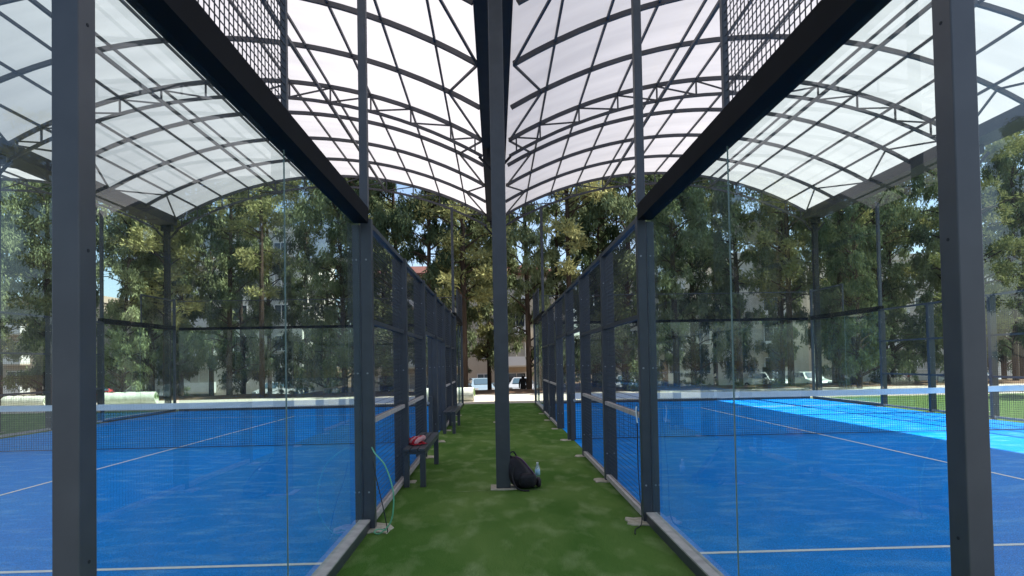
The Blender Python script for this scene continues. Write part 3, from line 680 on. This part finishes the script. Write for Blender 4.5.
LEAF = {'pine': leaf_mat('pine_needles', (.10, .13, .05), (.38, .37, .16)),
        'cas': leaf_mat('grey_green_foliage', (.06, .09, .048), (.25, .29, .15)),
        'dark': leaf_mat('dark_foliage', (.035, .055, .026), (.13, .16, .07))}
BARK = mat('bark', (.045, .032, .024), .95, 0, .1, (5, .8, (.09, .065, .05), (1, 1, .25)), (14, .8, .03))

def make_tree(seed, kind, H, low, spread, ncl, nlf, lsz):
    r = random.Random(seed); rg = np.random.default_rng(seed)
    root = empty('tree', (0, 0, 0))
    tr = MB(); bend = (r.uniform(-.5, .5), r.uniform(-.4, .4))
    def tp(t): return Vector((bend[0]*math.sin(t*2.2)*t, bend[1]*t*t, H*t))
    tr.tube([tp(i/14)-Vector((0, 0, .3 if i == 0 else 0)) for i in range(15)], [.15*(1-.82*i/14)+.02 for i in range(15)], 9)
    cl = []
    for i in range(ncl):
        t = low+(1-low)*(i+.5)/ncl; t = min(t, .985); a = r.uniform(0, 6.283); base = tp(t)
        u = (t-low)/(1-low)
        L = spread*min(1, .55+1.6*(1-u))*(.12+1.05*r.random()**.8)
        if r.random() < .14: continue
        rise = {'pine': .25, 'cas': .45, 'dark': -.1}[kind]*L
        e = base+Vector((math.cos(a)*L, math.sin(a)*L, rise+r.uniform(-.7, .5)))
        mid = (base+e)/2+Vector((0, 0, .12*L))
        tr.tube([base, mid, e], [.055*(1-t)+.022, .03, .012], 5)
        cl.append((e, .24+.36*r.random()))
        if L > .8: cl.append((mid*.4+e*.6+Vector((r.uniform(-.3, .3), r.uniform(-.3, .3), r.uniform(-.1, .35))), .24+.28*r.random()))
        if L > 1.6: cl.append((mid+Vector((r.uniform(-.3, .3), r.uniform(-.3, .3), .2)), .2+.25*r.random()))
    cl.append((tp(1), .5))
    tr.build('trunk', BARK, root)
    V = []
    for c, rad in cl:
        n = int(nlf*(rad/.40)**2)
        d = rg.normal(size=(n, 3)); d /= np.linalg.norm(d, axis=1)[:, None]
        rr = rad*rg.random(n)**.45
        sc = {'pine': (1.1, 1.1, .7), 'cas': (.8, .8, 1.15), 'dark': (1.1, 1.1, .75)}[kind]
        P = np.array(c)+d*rr[:, None]*np.array(sc)*(1+.25*np.sin(7*d[:, [0]]+5*d[:, [2]]+rad*20))
        if kind == 'cas': ax = rg.normal(size=(n, 3))*.5+np.array([0, 0, -1.0])
        elif kind == 'pine': ax = d*.7+rg.normal(size=(n, 3))*.6+np.array([0, 0, .35])
        else: ax = d*.6+rg.normal(size=(n, 3))*.5+np.array([0, 0, -.35])
        ax /= np.linalg.norm(ax, axis=1)[:, None]
        sd = np.cross(ax, rg.normal(size=(n, 3))); sd /= np.linalg.norm(sd, axis=1)[:, None]
        ln = lsz*(.6+.9*rg.random(n))[:, None]; wd = ln*({'pine': .36, 'cas': .30, 'dark': .34}[kind])
        V.append(np.stack([P-sd*wd*.5, P+ax*ln*.5-sd*wd*.3, P+ax*ln, P+ax*ln*.45+sd*wd*.6], axis=1).reshape(-1, 3))
    V = np.concatenate(V); nf = len(V)//4
    me = bpy.data.meshes.new('crown'); me.vertices.add(len(V)); me.vertices.foreach_set('co', V.astype(np.float32).ravel())
    me.loops.add(nf*4); me.loops.foreach_set('vertex_index', np.arange(nf*4, dtype=np.int32)); me.polygons.add(nf)
    me.polygons.foreach_set('loop_start', np.arange(0, nf*4, 4, dtype=np.int32)); me.polygons.foreach_set('loop_total', np.full(nf, 4, dtype=np.int32))
    me.update(); me.validate(); me.materials.append(LEAF[kind])
    o = bpy.data.objects.new('crown', me); C.objects.link(o); o.parent = root
    return root
protos = [
    ('pine', make_tree(11, 'pine', 15.5, .26, 2.0, 60, 120, .21)),
    ('pine', make_tree(12, 'pine', 16.5, .32, 2.1, 56, 120, .21)),
    ('cas',  make_tree(13, 'cas', 16.0, .10, 1.7, 88, 105, .25)),
    ('cas',  make_tree(14, 'cas', 15.5, .07, 1.9, 80, 105, .25)),
    ('dark', make_tree(15, 'cas', 13.5, .03, 2.1, 96, 110, .23)),
    ('pine', make_tree(16, 'pine', 14.5, .20, 1.9, 60, 120, .21)),
]
used = set()
ORD = 'first second third fourth fifth sixth seventh eighth ninth tenth eleventh twelfth thirteenth fourteenth fifteenth sixteenth seventeenth eighteenth nineteenth twentieth'.split()
def ordn(k):
    if k <= 20: return ORD[k-1]
    t, u = divmod(k, 10); return ('twenty', 'thirty', 'forty')[t-2]+('' if u == 0 else '-'+ORD[u-1]) if u else {2: 'twentieth', 3: 'thirtieth', 4: 'fortieth'}[t]
KN = {'pine': 'yellow green pine', 'cas': 'tall drooping grey green tree', 'dark': 'shorter leafy grey green tree'}
def plant(i, x, y, rz, sc, label, group):
    k, src = protos[i]
    o = src if i not in used else copy_tree(src); used.add(i)
    o.location = (x, y, gz(x, y)-.02); o.rotation_euler = (0, 0, rz); o.scale = (sc, sc, sc*random.uniform(.95, 1.08))
    tag(o, label, 'tree', group)
random.seed(21)
rows = [(31.5, 2.6, -27, 30, 'front row', (2, 0, 3, 1, 4, 2)), (36.5, 2.8, -33, 34, 'middle row', (2, 3, 3, 1, 4, 2)), (41.5, 4.2, -38, 40, 'back row', (3, 2, 5, 2, 0, 3))]
for y, st, xa, xb, rn, seq in rows:
    x = xa; k = 0
    while x < xb:
        i = seq[(k*5+int(y)) % 6] if rn != 'front row' else seq[(k*7+3) % 6]
        xx = x+random.uniform(-.8, .8); yy = y+random.uniform(-1.3, 1.3)
        if 1.0 < xx < 3.9 and yy > 38: xx += 3
        plant(i, xx, yy, random.uniform(0, 6.28), random.uniform(.82, 1.08), f'{KN[protos[i][0]]}, {ordn(k+1)} from the left in the {rn} behind the courts', 'trees behind the courts, '+rn)
        x += st*random.uniform(.85, 1.15); k += 1
k = 0
for x in (-28.5, -22.5, -14.2, -7.8, -5, -2.9, 5.2, 7.6, 14.6, 20.4, 30.5):
    k += 1; c_ = copy_tree(protos[4][1]); c_.name = 'shrub'; c_.location = (x, 42.6+random.uniform(-.8, .8), gz(x, 42.6)-.9); sc = random.uniform(.32, .44); c_.scale = (sc*1.25, sc*1.25, sc); c_.rotation_euler = (0, 0, random.uniform(0, 6))
    tag(c_, f'bushy shrub by the road, {ordn(k)} from the left in the row before the cars', 'shrub', 'shrubs along the road')
k = 0
for x, y, i, sc in ((17.5, 28, 4, .8), (21.5, 25.5, 5, .85), (24.5, 20, 4, .75), (28, 24, 2, .8), (27, 15.5, 3, .75)):
    k += 1; plant(i, x, y, random.uniform(0, 6), sc, f'{KN[protos[i][0]]} beside the lawn, {ordn(k)} going right from the far paving', 'trees beside the lawn')
k = 0
for x, y, i, sc in ((-18.5, 29.5, 4, .7), (-23.5, 27, 2, .8), (-29, 24, 3, .8), (-28, 17, 4, .75)):
    k += 1; plant(i, x, y, random.uniform(0, 6), sc, f'{KN[protos[i][0]]} beyond the left court, {ordn(k)} going left from the turf rolls', 'trees beyond the left court')
# trees behind the viewer, seen only as reflections in the glass
k = 0
for x in range(-30, 31, 5):
    k += 1; plant((0, 4, 2, 5, 3)[k % 5], x+random.uniform(-1, 1), -24+random.uniform(-2, 2), random.uniform(0, 6), random.uniform(.6, .85), f'{KN[protos[(0,4,2,5,3)[k%5]][0]]} behind the viewpoint, {ordn(k)} of the row mirrored in the glass', 'trees mirrored in the glass')
